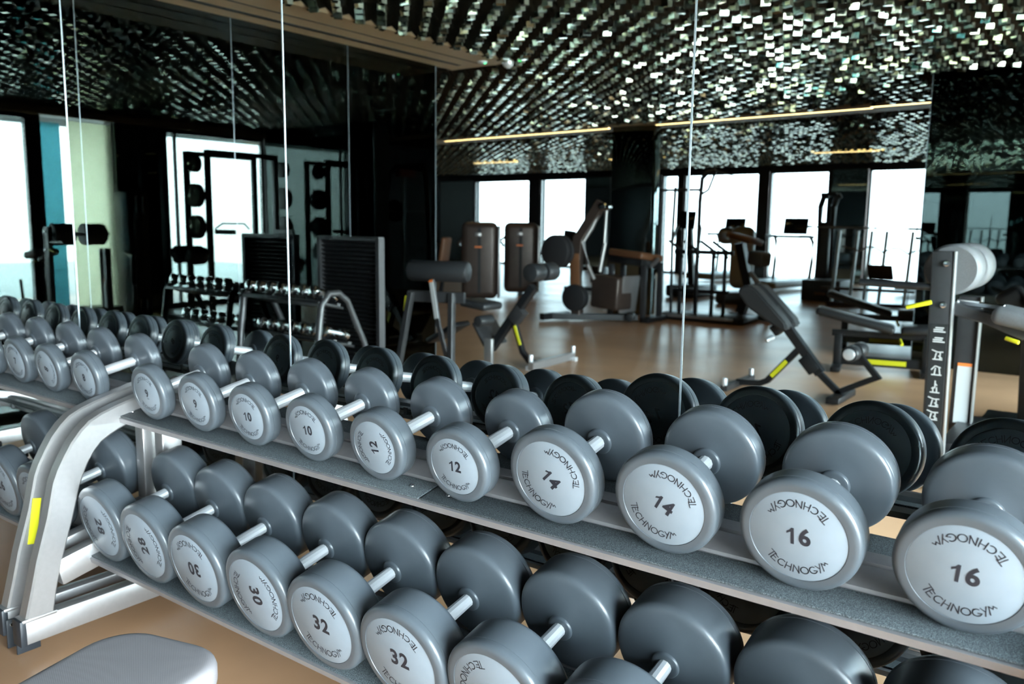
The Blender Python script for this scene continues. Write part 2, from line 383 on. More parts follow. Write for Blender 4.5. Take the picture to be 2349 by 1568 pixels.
LL = [('26', -2.990, 2, 'dark grey 26 kg dumbbell half hidden behind the curved frame leg, far lower shelf'),
      ('26', -3.254, 4, 'dark grey 26 kg dumbbell at the left picture edge, far lower shelf'),
      ('24', -3.520, 0, 'dark grey dumbbell, only rear head in view, far lower shelf at left picture edge')]
for num, x, sp, lb in LL: put(num, x, False, sp, lb, GL)

# ---------------------------------------------------------------- racks
def rack(name, label, x0, x1, joint, grp):
    t = thing(name, label, 'rack', ((x0 + x1) / 2, -0.4, 0), group=grp); cx = (x0 + x1) / 2
    def loc(b):   # keep world coordinates while parenting
        b.v = [(p[0] - cx, p[1] + 0.4, p[2]) for p in b.v]; return b
    def P(nm, b, m_, par=t, **k): return loc(b).build(nm, m_, par, **k)
    for side, xf in ((-1, x0), (1, x1)):                     # xf: outer face of the frame plate
        xc = xf + (-side) * 0.026
        a = MB(); w = 0.052
        out = [(-.728, .125), (-.704, .215), (-.681, .307), (-.660, .375), (-.640, .439), (-.615, .545), (-.600, .582), (-.577, .624), (-.552, .664), (-.522, .699), (-.492, .725), (-.452, .744), (-.400, .761), (-.340, .776), (-.270, .793), (-.160, .822)]
        inn = [(-.640, .125), (-.622, .215), (-.602, .290), (-.585, .345), (-.562, .416), (-.532, .520), (-.520, .552), (-.500, .592), (-.478, .624), (-.455, .648), (-.425, .665), (-.392, .680), (-.355, .693), (-.320, .702), (-.262, .717), (-.150, .745)]
        sec = []
        n = len(out); c = 0.006; vs = []; fs = []
        for i in range(n):
            (y0, z0), (y1, z1) = out[i], inn[i]; d = Vector((y1 - y0, z1 - z0)).normalized() * c
            h = w / 2
            for sx_, yy, zz in ((-h + c, y0, z0), (h - c, y0, z0), (h, y0 + d.x, z0 + d.y), (h, y1 - d.x, z1 - d.y), (h - c, y1, z1), (-h + c, y1, z1), (-h, y1 - d.x, z1 - d.y), (-h, y0 + d.x, z0 + d.y)):
                vs.append((xc + sx_, yy, zz))
        for i in range(n - 1):
            for k in range(8): fs.append((i * 8 + k, i * 8 + (k + 1) % 8, (i + 1) * 8 + (k + 1) % 8, (i + 1) * 8 + k))
        fs.append(tuple(range(8))); fs.append(tuple(range((n - 1) * 8, n * 8))); a.add(vs, fs)
        fr = P('arched_upright', a, m_silver, ang=25)
        P('weld_collar', MB().box((xc, -.684, .129), (.058, .108, .012), bev=.004), m_silver, fr)
        P('base_beam', MB().box((xc, -.40, .090), (.052, .66, .080), bev=.005), m_silver)
        P('end_cap', MB().box((xc, -.735, .090), (.056, .020, .086), bev=.004), m_cap)
        P('rear_post', MB().box((xc, -.205, .43), (.052, .076, .62), bev=.005), m_silver)
        P('shelf_arm', MB().box((xc - side * .028, -.20, .735), (.030, .16, .05), (TU, 0, 0), bev=.004), m_silver)
        P('lower_arm', MB().box((xc, -.41, .292), (.050, .42, .088), (TL, 0, 0), bev=.006), m_silver)
        b = MB().box((xf + side * .004, -.700, .052), (.008, .072, .096), bev=.003)
        br = P('foot_bracket', b, m_cap)
        for yy in (-.719, -.683): P('bolt', MB().cyl((xf + side * .006, yy, .083), (xf + side * .012, yy, .083), .0075, 14, .002), m_chromed, br)
        if side == -1 or True:
            P('bolt', MB().cyl((xf + side * .001, -.722, .088), (xf + side * .006, -.722, .088), .006, 12), m_chromed)
    a0 = x0 + .052 - .055 if x0 < -2.65 and x0 > -2.8 else x0 + .03; a1 = x1 - .03
    for up in (True, False):
        ly, lz, tl = (-.394, .7155, TU) if up else (-.517, .2675, TL)
        M = Matrix.Translation((0, ly, lz)) @ Matrix.Rotation(tl, 4, 'X'); L = a1 - a0; mx = (a0 + a1) / 2
        dep = 0.296 if up else 0.315
        # folded metal tray: front lip, front ledge, raised middle channel, rear ledge
        s = MB(); sec = [(0, -.014), (0, .001), (.006, .002), (.088, .002), (.092, .012), (.112, .022), (.142, .026), (.145, .021), (.152, .021), (.155, .027), (.190, .027), (.204, .018), (.208, .002), (dep, .002), (dep, -.010), (dep - .004, -.010), (dep - .004, -.004), (.006, -.004), (.006, -.014)]
        n = len(sec); vs = [M @ Vector((x, y, z)) for x in (a0, a1) for (y, z) in sec]
        s.add(vs, [(i, (i + 1) % n, (i + 1) % n + n, i + n) for i in range(n)])
        tri = [(0, 1, 2), (0, 2, 18), (18, 2, 17)]
        for base in (0, n): s.add([vs[base + i] for i in range(n)], [tuple(range(n))])
        tray = P('shelf', s, m_bronze if up else m_bronze, ang=20)
        tray['label'] = 'upper shelf tray' if up else 'lower shelf tray'
        segs = [(a0 + .006, joint - .004), (joint + .004, a1 - .006)] if joint else [(a0 + .006, a1 - .006)]
        for (q0, q1) in segs:
            for (yy, ww) in ((.046, .078), (.250, .080)):
                P('rubber_mat', MB().box(((q0 + q1) / 2, yy, .0045), (q1 - q0, ww, .005), bev=.0012, M=M), m_mat, tray)
            for xx in (q0 + .055, q1 - .055):
                P('screw', MB().cyl(M @ Vector((xx, .048, .006)), M @ Vector((xx, .048, .0095)), .0065, 14, .0015), m_chromed, tray)
        k = int(L / .262)
        for i in range(k):      # small hooked bolts under the rear edge
            xx = a0 + .12 + i * .262
            P('hook_bolt', MB().cyl(M @ Vector((xx, dep + .002, -.004)), M @ Vector((xx, dep + .022, -.002)), .008, 12).box(M @ Vector((xx, dep + .022, .004)), (.016, .004, .022)), m_grey, tray)
        P('centre_beam', MB().box(M @ Vector((mx, .150, -.022)), (L, .06, .032), (tl, 0, 0), bev=.003), m_dark)
    return t
RG = 'two-tier dumbbell racks along the mirror'
rack('dumbbell_rack', 'silver arched two-tier dumbbell rack holding the 9 to 16 kg dumbbells', -2.716, 0.06, -1.318, RG)
r1 = rack('dumbbell_rack', 'silver arched two-tier dumbbell rack at left holding the 7s, 8s and 26s', -5.30, -2.79, None, RG)
tag(MB().box((-2.7865, -.628, .40), (.004, .026, .15), (-.17, 0, 0)).build('yellow_nameplate', m_yellow, r1, loc=(4.045, .4, 0)), 'bright yellow nameplate')

# ---------------------------------------------------------------- bench in the foreground
bn = thing('flat_bench', 'grey upholstered workout bench in the foreground, only its rounded pad end in view', 'bench', (-1.50, -1.36, 0), (0, 0, math.radians(15)))
pad = bmesh.new(); poly = []
w2, l2, cr_ = 0.165, 0.545, 0.10
for cx, cy, a0 in ((w2 - cr_, l2 - cr_, 0), (-w2 + cr_, l2 - cr_, 90), (-w2 + cr_, -l2 + cr_, 180), (w2 - cr_, -l2 + cr_, 270)):
    poly += arc(cx, cy, cr_, a0, a0 + 90, 8)
mb = MB(); rings = []
for (z, k) in ((.390, .012), (.396, .002), (.406, 0), (.432, 0), (.442, .003), (.449, .010), (.451, .018), (.452, .03)):
    rings.append([(x * (1 - k / .165), y * (1 - k / .545), z) for x, y in poly])
n = len(poly)
mb.add([p for r_ in rings for p in r_], [(i * n + k, i * n + (k + 1) % n, (i + 1) * n + (k + 1) % n, (i + 1) * n + k) for i in range(len(rings) - 1) for k in range(n)] + [tuple(range(n)), tuple(range((len(rings) - 1) * n, len(rings) * n))])
mb.build('seat_pad', m_bench, bn, ang=60)
MB().bar([(0, .42, .375), (0, -.42, .375)], .06, .05).build('spine', m_silver, bn)
for s_ in (1, -1):
    MB().bar([(0, s_ * .34, .36), (0, s_ * .42, .03)], .05, .05, up=(1, 0, 0)).build('leg', m_silver, bn)
    MB().bar([(-.22, s_ * .42, .03), (.22, s_ * .42, .03)], .05, .05).build('foot_bar', m_silver, bn)

# ---------------------------------------------------------------- room
H = 2.85
struct('floor', MB().box((-8.5, -10.2, -.05), (25, 23, .1)), m_floor)
XM2, YM2, YM3 = -5.50, -4.39, -7.29
# main mirror wall: glass panels with fine joints
xs = [-5.50, -5.06, -3.694, -2.266, -0.835, 0.595]
wl = struct('wall_mirror', MB().box((-2.45, .07, H / 2 + .03), (6.1, .10, H + .06)), m_black)
for i in range(len(xs) - 1):
    a, b = xs[i] + .0015, xs[i + 1] - .0015
    struct('mirror_panel', MB().box(((a + b) / 2, .008, H / 2 + .02), (b - a, .012, H - .04)), m_mirror, wl)
m_edge = mat('polished_glass_edge', (0.36, 0.42, 0.46), 0.25, 0.6)
for x in xs[1:-1]:
    struct('glass_joint', MB().box((x, .0015, H / 2 + .02), (.0036, .004, H - .04)), m_edge, wl)
# smoked mirror return wall at left
w2_ = struct('wall_left', MB().box((XM2 - .16, YM2 / 2, H / 2 + .03), (.30, -YM2, H + .06)), m_black)
ys = [0, -.97, -2.12, -3.27, YM2]
for i in range(4):
    struct('mirror_panel', MB().box((XM2 - .006, (ys[i] + ys[i + 1]) / 2, H / 2), (.012, ys[i] - ys[i + 1] - .003, H)), m_smoked, w2_)
    if i: struct('glass_joint', MB().box((XM2 + .0003, ys[i], H / 2), (.002, .003, H)), m_edge, w2_)
struct('glass_joint', MB().box((XM2 + .0005, YM2 + .003, H / 2), (.006, .006, H)), m_edge, w2_)
# smoked mirror wall opposite
w3 = struct('wall_opposite', MB().box((-.40, YM3 - .16, H / 2 + .03), (2.60, .30, H + .06)), m_black)
struct('mirror_panel', MB().box((-.40, YM3 - .006, H / 2), (2.60, .012, H)), m_smoked, w3)
struct('glass_joint', MB().box((-1.698, YM3 + .002, H / 2), (.006, .008, H)), m_edge, w3)

# ---- window wall beside the camera (slightly slanted), real x about 0.6 .. 1.0
def wx(y): return 0.60 + 0.045 * (-y)
ANG = math.atan(0.045)
def wbox(y0, y1, z0, z1, th, off=0.0):
    ym = (y0 + y1) / 2; b = MB().box((wx(ym) + off, ym, (z0 + z1) / 2), (th, abs(y1 - y0), z1 - z0), (0, 0, ANG)); return b
wr = struct('wall_right', wbox(.1, -7.4, 2.70, H + .06, .20, .10), m_dark)
for a, b in ((.1, -.25), (-3.46, -3.62), (-4.60, -5.42)): struct('pier', wbox(a, b, 0, 2.70, .16, .10), m_dark, wr)
struct('pier', wbox(-4.62, -5.40, 0, 2.72, .03, -.02), m_smoked, wr)
for i, (a, b) in enumerate(((-.25, -3.46), (-5.42, -7.29))):
    f = wbox(a, a - .05, 0, 2.70, .07, .03)
    for q in (b + .05,): f.box((wx(q) + .03, q - .025, 1.35), (.07, .05, 2.7), (0, 0, ANG))
    f.box((wx((a + b) / 2) + .03, (a + b) / 2, 2.67), (.07, a - b, .06), (0, 0, ANG)).box((wx((a + b) / 2) + .03, (a + b) / 2, .04), (.07, a - b, .08), (0, 0, ANG))
    if i == 0: f.box((wx(-1.9) + .03, -1.9, 1.35), (.06, .05, 2.7), (0, 0, ANG))
    else: f.box((wx(-5.62) + .03, -5.62, 1.35), (.05, .035, 2.7), (0, 0, ANG))
    fr = struct('window_%d' % (i + 1), f, m_dark)
    struct('pane', wbox(a - .05, b + .05, .08, 2.64, .010, .03), m_glass, fr)
    ym = (a + b) / 2; portal((wx(ym) - .02, ym, 1.35), (0, math.radians(90), ANG), 2.6, a - b - .1)
wt = struct('window_3', wbox(-3.62, -3.90, 0, 2.62, .02, .08), m_teal)
wf = struct('window_4', wbox(-3.97, -4.60, .05, 2.66, .012, .02), m_frost)
struct('trim_1', wbox(.1, -7.4, 2.70, 2.80, .10, -.05), m_beige)
# outside: terrace and parapet
struct('trim_2', MB().box((9.0, -4, -.12), (15.5, 22, .1)), m_sand)

# ---- far hall: back wall with windows, slanted a little
def by(x): return -(19.25 + 0.085 * (-x - 4.0))
BA = math.atan(0.085)
def bbox(x0, x1, z0, z1, th, off=0.0):
    xm = (x0 + x1) / 2; return MB().box((xm, by(xm) - off, (z0 + z1) / 2), (abs(x1 - x0), th, z1 - z0), (0, 0, BA))
bw = struct('wall_back', bbox(-20.2, 1.5, 2.72, H + .06, .3, .15), m_dark)
wins = [(-18.0, -15.55), (-15.15, -13.35), (-12.45, -12.15), (-10.75, -10.20), (-10.05, -7.85), (-7.60, -6.05), (-5.15, -3.70), (-2.6, -.6)]
edges = [-20.2] + [q for w in wins for q in w] + [1.5]
for i in range(0, len(edges), 2):
    a, b = edges[i], edges[i + 1]
    struct('pier', bbox(a, b, 0, 2.72, .30, .15), m_dark, bw)
    if b - a > .6: struct('mirror_panel', bbox(a + .03, b - .03, 0, 2.72, .02, -.02), m_pier, bw)
for i, (a, b) in enumerate(wins):
    f = MB()
    for q in (a + .03, b - .03): f.box((q, by(q) - .04, 1.36), (.06, .08, 2.72), (0, 0, BA))
    xm = (a + b) / 2; f.box((xm, by(xm) - .04, 2.70), (b - a, .08, .06), (0, 0, BA)).box((xm, by(xm) - .04, .03), (b - a, .08, .06), (0, 0, BA))
    fr = struct('window_%d' % (i + 5), f, m_dark)
    struct('pane', bbox(a + .06, b - .06, .06, 2.67, .01, .04), m_dimglass, fr)
    if b - a > .5: portal((xm, by(xm) + .03, 1.36), (math.radians(-90), 0, BA), b - a - .12, 2.6)
struct('wall_west', MB().box((-19.7, -10.5, H / 2 + .03), (.2, 23, H + .06)), m_dark)
struct('wall_north', MB().box((-12.7, -3.9, H / 2 + .03), (14.0, .3, H + .06)), m_dark)
struct('wall_east', MB().box((1.0, -13.5, H / 2 + .03), (.2, 12.2, H + .06)), m_dark)
# glossy dark column in the hall, breaking the light strip
struct('wall_column', MB().box((-6.20, -9.74, H / 2), (.70, .22, H), bev=.004), m_pier)

# ---- ceiling: black slab, beige soffits, light strips and hundreds of folded metal facets
cl = struct('ceiling', MB().box((-8.5, -10.2, H + .10), (25, 23, .1)), m_black)
soff = [(XM2 - .31, XM2 + .70, -4.75, .0), ]
sb = MB().box((XM2 + .34, -2.33, H + .01), (.72, 4.66, .04)); struct('trim_4', sb, m_beige, cl)
struct('trim_5', MB().box((XM2 + .20, -2.25, H - .011), (.055, 4.5, .004)), m_black, cl)
struct('trim_6', MB().box((XM2 + .42, -2.25, H - .011), (.018, 4.5, .004)), m_black, cl)
def strip_y(x): return -(9.50 + 0.095 * (-x - 5.0))
SA = math.atan(0.095)
sb = MB().box((-8.2, strip_y(-8.2) - .18, H - .005), (23, .62, .05), (0, 0, SA)); struct('trim_7', sb, m_beige, cl)
g = 'warm linear lights recessed in the hall ceiling'
def led(x0, x1, y_off, label):
    xm = (x0 + x1) / 2; t = thing('linear_light', label, 'ceiling light', (xm, strip_y(xm) + y_off, H - .035), (0, 0, SA), g)
    MB().box((0, 0, 0), (x1 - x0, .045, .012)).build('diffuser', m_led, t); MB().box((0, .028, .004), (x1 - x0, .008, .02)).box((0, -.028, .004), (x1 - x0, .008, .02)).build('housing', m_grey, t)
led(-10.25, -6.62, .0, 'warm ceiling light strip left of the black column, seen in the mirror')
led(-5.80, -2.72, .0, 'warm ceiling light strip right of the black column, seen in the mirror')
led(-2.72, -1.55, .10, 'short offset warm ceiling light strip at the mirror edge on the right')
for i, (x0, x1, y) in enumerate(((-13.2, -11.9, -14.5), (-9.6, -8.6, -14.9), (-5.2, -4.0, -15.2))):
    t = thing('linear_light', ['short warm ceiling light strip deep in the hall by the left windows', 'short warm ceiling light strip deep in the hall by the middle windows', 'short warm ceiling light strip deep in the hall above the barbells'][i], 'ceiling light', ((x0 + x1) / 2, y, H - .06), group=g)
    MB().box((0, 0, 0), (x1 - x0, .05, .012)).build('diffuser', m_led, t); MB().box((0, .03, .004), (x1 - x0, .008, .02)).build('housing', m_grey, t)

def facets():
    V = []; F = []; I = []; px = 0.22; py = 0.11
    for j in range(int(19.6 / py)):
        for i in range(int(20.4 / px)):
            y = -0.14 - j * py; x = 0.66 - i * px - (px / 2 if j % 2 else 0)
            if x > 0.50 and y > -7.3: continue
            if x < XM2 + .76 and y > -4.80: continue
            if y < by(x) + .2: break
            if abs(y - (strip_y(x) - .18)) < .44: continue
            if -1.78 < x < .98 and YM3 - .45 < y < YM3 + .12: continue
            if -6.64 < x < -5.76 and -10.0 < y < -9.5: continue
            o = len(V); a = .102; h = .052
            # dark sloping shingle with an upright front edge
            V.extend([(x - a, y + h, H + .04), (x + a, y + h, H + .04), (x + a, y - h, H - .02), (x - a, y - h, H - .02), (x + a, y - h, H + .05), (x - a, y - h, H + .05)])
            F.extend([(o, o + 1, o + 2, o + 3), (o + 3, o + 2, o + 4, o + 5)]); I.extend([1, 1])
            # small bent bright tab hanging under it
            o = len(V); w = .030; q = math.radians(random.choice((20, -32)) + random.gauss(0, 4)); cx, cy = x, y - .02; t = random.gauss(0, .0025); t2 = random.gauss(0, .0016); t3 = random.gauss(0, .0016); d = .022; zt = H + .005; zb = H - .046
            c_, s__ = math.cos(q), math.sin(q)
            def P(u, v, z): return (cx + u * c_ - v * s__, cy + u * s__ + v * c_, z)
            V.extend([P(-w, -d, zt), P(w, -d, zt), P(w, d, zt), P(-w, d, zt), P(-w, -d + t, zb + .001 + t2 + t3), P(w, -d + t, zb + .001 - t2 + t3), P(w, d - .009 + t, zb - t2 - t3), P(-w, d - .009 + t, zb + t2 - t3)])
            F.extend([(o, o + 1, o + 5, o + 4), (o + 1, o + 2, o + 6, o + 5), (o + 2, o + 3, o + 7, o + 6), (o + 3, o, o + 4, o + 7), (o + 4, o + 5, o + 6, o + 7)]); I.extend([1, 2, 0, 2, 0])
    me = bpy.data.meshes.new('ceiling_facets'); me.from_pydata(V, [], F); me.materials.append(m_facet); me.materials.append(m_side); me.materials.append(m_satin); me.polygons.foreach_set('material_index', I)
    o = bpy.data.objects.new('facet_panelling', me); C.objects.link(o); o.parent = cl
    return o
facets()
for x, y, nm, lb in ((-4.98, -4.45, 'smoke_detector', 'small smoke detector with a green light on the beige soffit'),):
    t = thing(nm, lb, 'smoke detector', (x, y, H - .012)); MB().lathe([(0, .05), (-.012, .046), (-.02, .03)], 24, Matrix.Rotation(PI / 2, 4, 'X')).build('housing', m_white, t); MB().box((.03, 0, -.02), (.012, .012, .006)).build('indicator', m_green, t)
t = thing('dome_camera', 'small clear dome camera hanging at the end of the beige soffit', 'security camera', (-4.80, -4.60, H - .012))
MB().lathe([(0, .055), (-.02, .052), (-.04, .040), (-.055, .02), (-.058, .002)], 24, Matrix.Rotation(PI / 2, 4, 'X')).build('dome', m_chrome, t); MB().cyl((0, 0, 0), (0, 0, .012), .06, 24).build('base_ring', m_white, t)
#MACHINES
# ---------------------------------------------------------------- machines and other things standing in the room (most are seen in the mirrors)
class K:
    """a thing whose parts are given in world coordinates"""
    def __init__(s, name, label, cat, loc, group=None): s.l = Vector(loc); s.t = thing(name, label, cat, loc, group=group)
    def p(s, name, mb, m_, par=None, label=None, ang=32):
        mb.v = [(q[0] - s.l.x, q[1] - s.l.y, q[2] - s.l.z) for q in mb.v]; o = mb.build(name, m_, par or s.t, ang)
        if label: o['label'] = label
        return o

# back extension bench in the middle of the mirror
k = K('back_extension_bench', 'black back extension bench with two long tilted pads, mid floor in the mirror', 'gym bench', (-2.1, -5.0, 0))
k.p('foot_bar', MB().bar([(-2.62, -4.72, .035), (-2.62, -5.36, .035)], .06, .05), m_grey)
for y in (-4.74, -5.34): k.p('foot_knob', MB().cyl((-2.62, y, .05), (-2.62, y, .12), .022, 14, .004), m_chrome)
k.p('curved_leg', MB().bar([(-2.62, -5.02, .05), (-2.42, -5.02, .06), (-2.36, -5.02, .09), (-2.08, -5.02, .42)], .05, .06, up=(0, 1, 0)), m_dark)
k.p('yellow_badge', MB().bar([(-2.32, -4.988, .135), (-2.20, -4.988, .275)], .004, .035, up=(.75, 0, -.6)), m_yellow)
bm_ = k.p('main_beam', MB().bar([(-2.34, -5.02, .70), (-1.93, -5.02, .20)], .075, .075, up=(.7, 0, .6)), m_dark)
k.p('lower_beam', MB().bar([(-2.02, -5.02, .27), (-1.74, -5.02, .03)], .05, .05, up=(.7, 0, .6)), m_dark)
k.p('adjustment_block', MB().box((-2.02, -5.02, .27), (.15, .10, .10), (0, .85, 0), .01).box((-2.30, -5.02, .53), (.09, .09, .08), (0, .85, 0), .01), m_dark, bm_)
k.p('knob', MB().cyl((-2.33, -5.02, .46), (-2.37, -4.96, .43), .02, 14, .004), m_chrome, bm_)
for y in (-4.93, -5.14):
    sec = MB(); pts = [(-2.60, .82), (-2.57, .88), (-2.50, .895), (-2.44, .86), (-2.18, .60), (-2.17, .55), (-2.22, .535), (-2.50, .70)]
    b = bmesh.new(); n = len(pts); lo = [b.verts.new((x, y - .075, z)) for x, z in pts]; hi = [b.verts.new((x, y + .075, z)) for x, z in pts]
    b.faces.new(lo); b.faces.new(list(reversed(hi)))
    for q in range(n): b.faces.new((lo[q], hi[q], hi[(q + 1) % n], lo[(q + 1) % n]))
    bmesh.ops.recalc_face_normals(b, faces=b.faces); bmesh.ops.bevel(b, geom=list(b.edges), offset=.016, segments=3, affect='EDGES'); sec.bm(b)
    k.p('hip_pad', sec, m_pad, ang=50)
k.p('roller_arm', MB().bar([(-1.80, -5.02, .06), (-1.50, -5.02, .22), (-1.66, -5.02, .40)], .045, .05, up=(0, 1, 0)), m_dark)
for a, b in ((-4.86, -4.99), (-5.05, -5.22)):
    r_ = k.p('ankle_roller', MB().cyl((-1.68, a, .40), (-1.68, b, .40), .062, 28, .012), m_pad)
    if a > -5: k.p('end_cap', MB().cyl((-1.68, -4.845, .40), (-1.68, -4.86, .40), .045, 24, .006), m_chrome, r_)
k.p('foot_plate', MB().box((-1.76, -5.02, .035), (.10, .50, .05), bev=.005), m_dark)

# second back extension bench, facing the other way
k = K('back_extension_bench', 'black back extension bench with round pads on the right, left half of the mirror', 'gym bench', (-4.6, -4.8, 0))
k.p('foot_bar', MB().bar([(-4.42, -4.50, .045), (-4.46, -5.30, .045)], .055, .075), m_silver)
for y in (-4.53, -5.27): k.p('foot_knob', MB().cyl((-4.44, y, .08), (-4.44, y, .15), .022, 14, .004).box((-4.44, y, .02), (.08, .05, .04)), m_chrome)
k.p('curved_leg', MB().bar([(-4.44, -4.62, .06), (-4.52, -4.62, .07), (-4.60, -4.62, .15), (-4.70, -4.62, .42), (-4.72, -4.62, .52)], .05, .05, up=(0, 1, 0)), m_dark)
k.p('yellow_badge', MB().bar([(-4.605, -4.585, .22), (-4.675, -4.585, .40)], .006, .03, up=(.9, 0, .3)), m_yellow)
k.p('main_beam', MB().bar([(-4.98, -4.62, .14), (-4.48, -4.62, .78)], .08, .075, up=(-.7, 0, .6)), m_dark)
k.p('adjustment_block', MB().box((-4.66, -4.62, .50), (.16, .10, .12), (0, -.85, 0), .01), m_grey)
for y in (-4.52, -4.74): k.p('hip_pad', MB().cyl((-4.40, y - .09, .92), (-4.40, y + .09, .92), .085, 28, .02), m_pad)
k.p('foot_plate', MB().box((-5.0, -4.62, .30), (.03, .36, .26), (0, -.6, 0), .008), m_grey)
k.p('treads', MB().box((-4.80, -4.35, .16), (.09, .04, .26), (0, 0, 0), .005), m_silver)

# roll bench with a white label
k = K('roller_bench', 'black bench topped by a fat horizontal roller pad, white label on its strut', 'gym bench', (-5.0, -3.85, 0))
k.p('roller_pad', MB().cyl((-5.30, -3.80, .93), (-4.74, -3.98, .93), .095, 32, .03), m_pad)
k.p('cross_beam', MB().bar([(-5.28, -3.78, .70), (-4.76, -3.94, .70)], .05, .10), m_grey)
for a, b in (((-5.24, -3.76, .74), (-5.36, -3.70, .0)), ((-4.86, -3.88, .74), (-4.80, -3.80, .0))):
    k.p('leg', MB().bar([a, b], .05, .06, up=(1, 0, 0)), m_grey)
st = k.p('strut', MB().bar([(-4.99, -3.76, .86), (-4.91, -3.76, .46), (-4.86, -3.84, .10)], .022, .055, up=(1, 0, 0)), m_grey)
k.p('white_label', MB().bar([(-4.985, -3.745, .84), (-4.922, -3.745, .52)], .004, .045, up=(1, 0, 0)), m_white, st, 'white label with fine print')
k.p('orange_edge', MB().bar([(-4.99, -3.742, .86), (-4.985, -3.742, .84)], .004, .045, up=(1, 0, 0)), m_orange, st)
k.p('seat_pad', MB().box((-4.70, -4.10, .64), (.30, .28, .07), (0, .1, 0), .03, seg=3), m_pad)
k.p('small_roller', MB().cyl((-4.62, -3.95, .50), (-4.62, -4.15, .50), .05, 24, .012), m_pad)
k.p('yellow_badge', MB().bar([(-5.275, -3.735, .70), (-5.30, -3.735, .56)], .006, .035, up=(1, 0, 0)), m_yellow)
k.p('cushion', MB().box((-5.05, -4.05, .36), (.40, .22, .05), (0, -.5, 0), .015), m_dark)
k.p('base', MB().bar([(-5.36, -3.72, .03), (-4.50, -3.95, .03)], .06, .05), m_grey)

# glute-ham machine close to the mirror's right edge
k = K('leg_curl_bench', 'tall grey machine with two fat foam rollers and exercise pictograms on its post', 'gym machine', (-.62, -3.2, 0))
po = k.p('front_post', MB().box((-.755, -2.92, .68), (.10, .05, 1.16), (0, -.02, 0), .006), m_grey)
k.p('post_edge', MB().box((-.700, -2.915, .68), (.010, .052, 1.16), (0, -.02, 0), .003), m_silver, po)
k.p('instruction_panel', MB().box((-.752, -2.893, .58), (.078, .003, .62), (0, -.02, 0)), m_black, po, 'black panel with white exercise pictograms')
def figure(xc, zc, kind):
    s = MB(); y = -2.888
    def ln(a, b, w=.006):
        v = Vector((b[0] - a[0], 0, b[1] - a[1])).normalized(); nn = Vector((-v.z, 0, v.x)) * w * .5
        A_ = Vector((xc + a[0], y, zc + a[1])); B_ = Vector((xc + b[0], y, zc + b[1])); s.add([A_ - nn, B_ - nn, B_ + nn, A_ + nn], [(0, 1, 2, 3)])
    if kind == 0:
        for a, b in (((-.028, .022), (.0, .012)), ((0, .012), (.026, .014)), ((.012, .012), (.012, -.024)), ((-.006, .008), (-.012, -.024)), ((-.022, -.026), (.024, -.026)), ((.004, -.006), (.022, -.02))): ln(a, b)
    elif kind == 1:
        for a, b in (((-.024, -.002), (-.006, .020)), ((-.006, .020), (.020, .012)), ((.012, .014), (.018, -.024)), ((-.004, .010), (-.008, -.024)), ((-.022, -.026), (.026, -.026))): ln(a, b)
    elif kind == 2:
        for a, b in (((0, .034), (0, -.004)), ((0, -.004), (-.016, -.008)), ((-.008, .0), (-.008, -.026)), ((.008, .0), (.010, -.026)), ((-.022, -.028), (.024, -.028)), ((0, .02), (.010, .008))): ln(a, b)
    else:
        for a, b in (((-.028, 0), (.028, 0)), ((-.028, .010), (.016, .010)), ((-.020, .020), (.020, .020))): ln(a, b, .006)
    return s
for zc, kd in ((.852, 3), (.80, 3), (.735, 0), (.655, 1), (.565, 2), (.49, 0), (.42, 0), (.35, 1)): k.p('pictogram', figure(-.752, zc, kd), m_white, po)
k.p('warning_mark', MB().box((-.765, -2.888, .285), (.018, .002, .026)).box((-.737, -2.888, .283), (.018, .002, .026)), m_red, po)
for z in (1.20, .99): k.p('bolt', MB().cyl((-.745, -2.90, z), (-.745, -2.875, z), .016, 16, .004), m_chromed, po)
k.p('rear_post', MB().box((-.72, -3.62, .56), (.11, .07, .86), bev=.006), m_grey)
k.p('notice', MB().box((-.715, -3.58, .42), (.075, .003, .34)), m_white, None, 'grey notice with an orange top edge')
k.p('notice_edge', MB().box((-.715, -3.577, .595), (.075, .003, .018)), m_orange)
k.p('rear_edge', MB().box((-.66, -3.60, .56), (.010, .072, .86), bev=.003), m_silver)
k.p('roller_pad', MB().lathe([(0, .03), (0.0, .118), (-.012, .130), (-.23, .130), (-.242, .118), (-.242, .03)], 48, Matrix.Translation((-.735, -2.965, 1.165))), m_roll, ang=45)
k.p('roller_pad', MB().lathe([(0, .03), (0.0, .118), (-.012, .130), (-.25, .130), (-.262, .118), (-.262, .03)], 48, Matrix.Translation((-.735, -3.33, 1.165))), m_roll, ang=45)
k.p('axle', MB().cyl((-.735, -2.90, 1.165), (-.735, -3.66, 1.165), .022, 16), m_chrome)
k.p('pivot_clamp', MB().bar([(-.70, -3.0, 1.00), (-.50, -3.0, .985), (-.50, -3.0, .95)], .03, .022, up=(0, 1, 0)), m_chromed)
k.p('seat_arm', MB().bar([(-.72, -3.0, .97), (-.55, -3.0, .93), (-.38, -3.0, .86)], .06, .10, up=(0, 1, 0)), m_grey)
k.p('thigh_pad', MB().box((-.38, -3.0, .93), (.30, .30, .085), (0, .20, 0), .035, seg=4), m_roll, ang=60)
k.p('lever', MB().cyl((-.46, -2.90, .845), (-.40, -2.88, .83), .010, 12, .003), m_yellow, None, 'yellow lever')
k.p('lever', MB().cyl((-.92, -2.90, .965), (-.80, -2.90, 1.00), .012, 12, .003), m_yellow, None, 'yellow lever')
k.p('grip_bar', MB().tube([(-1.16, -2.90, 1.085), (-.80, -2.92, 1.075)], .019), m_dark)
k.p('base_frame', MB().box((-.52, -3.40, .235), (.42, .80, .045), bev=.006), m_grey)
for x, y in ((-.70, -2.96), (-.34, -2.98), (-.70, -3.78), (-.34, -3.78)): k.p('leg', MB().box((x, y, .11), (.06, .05, .22)), m_grey)
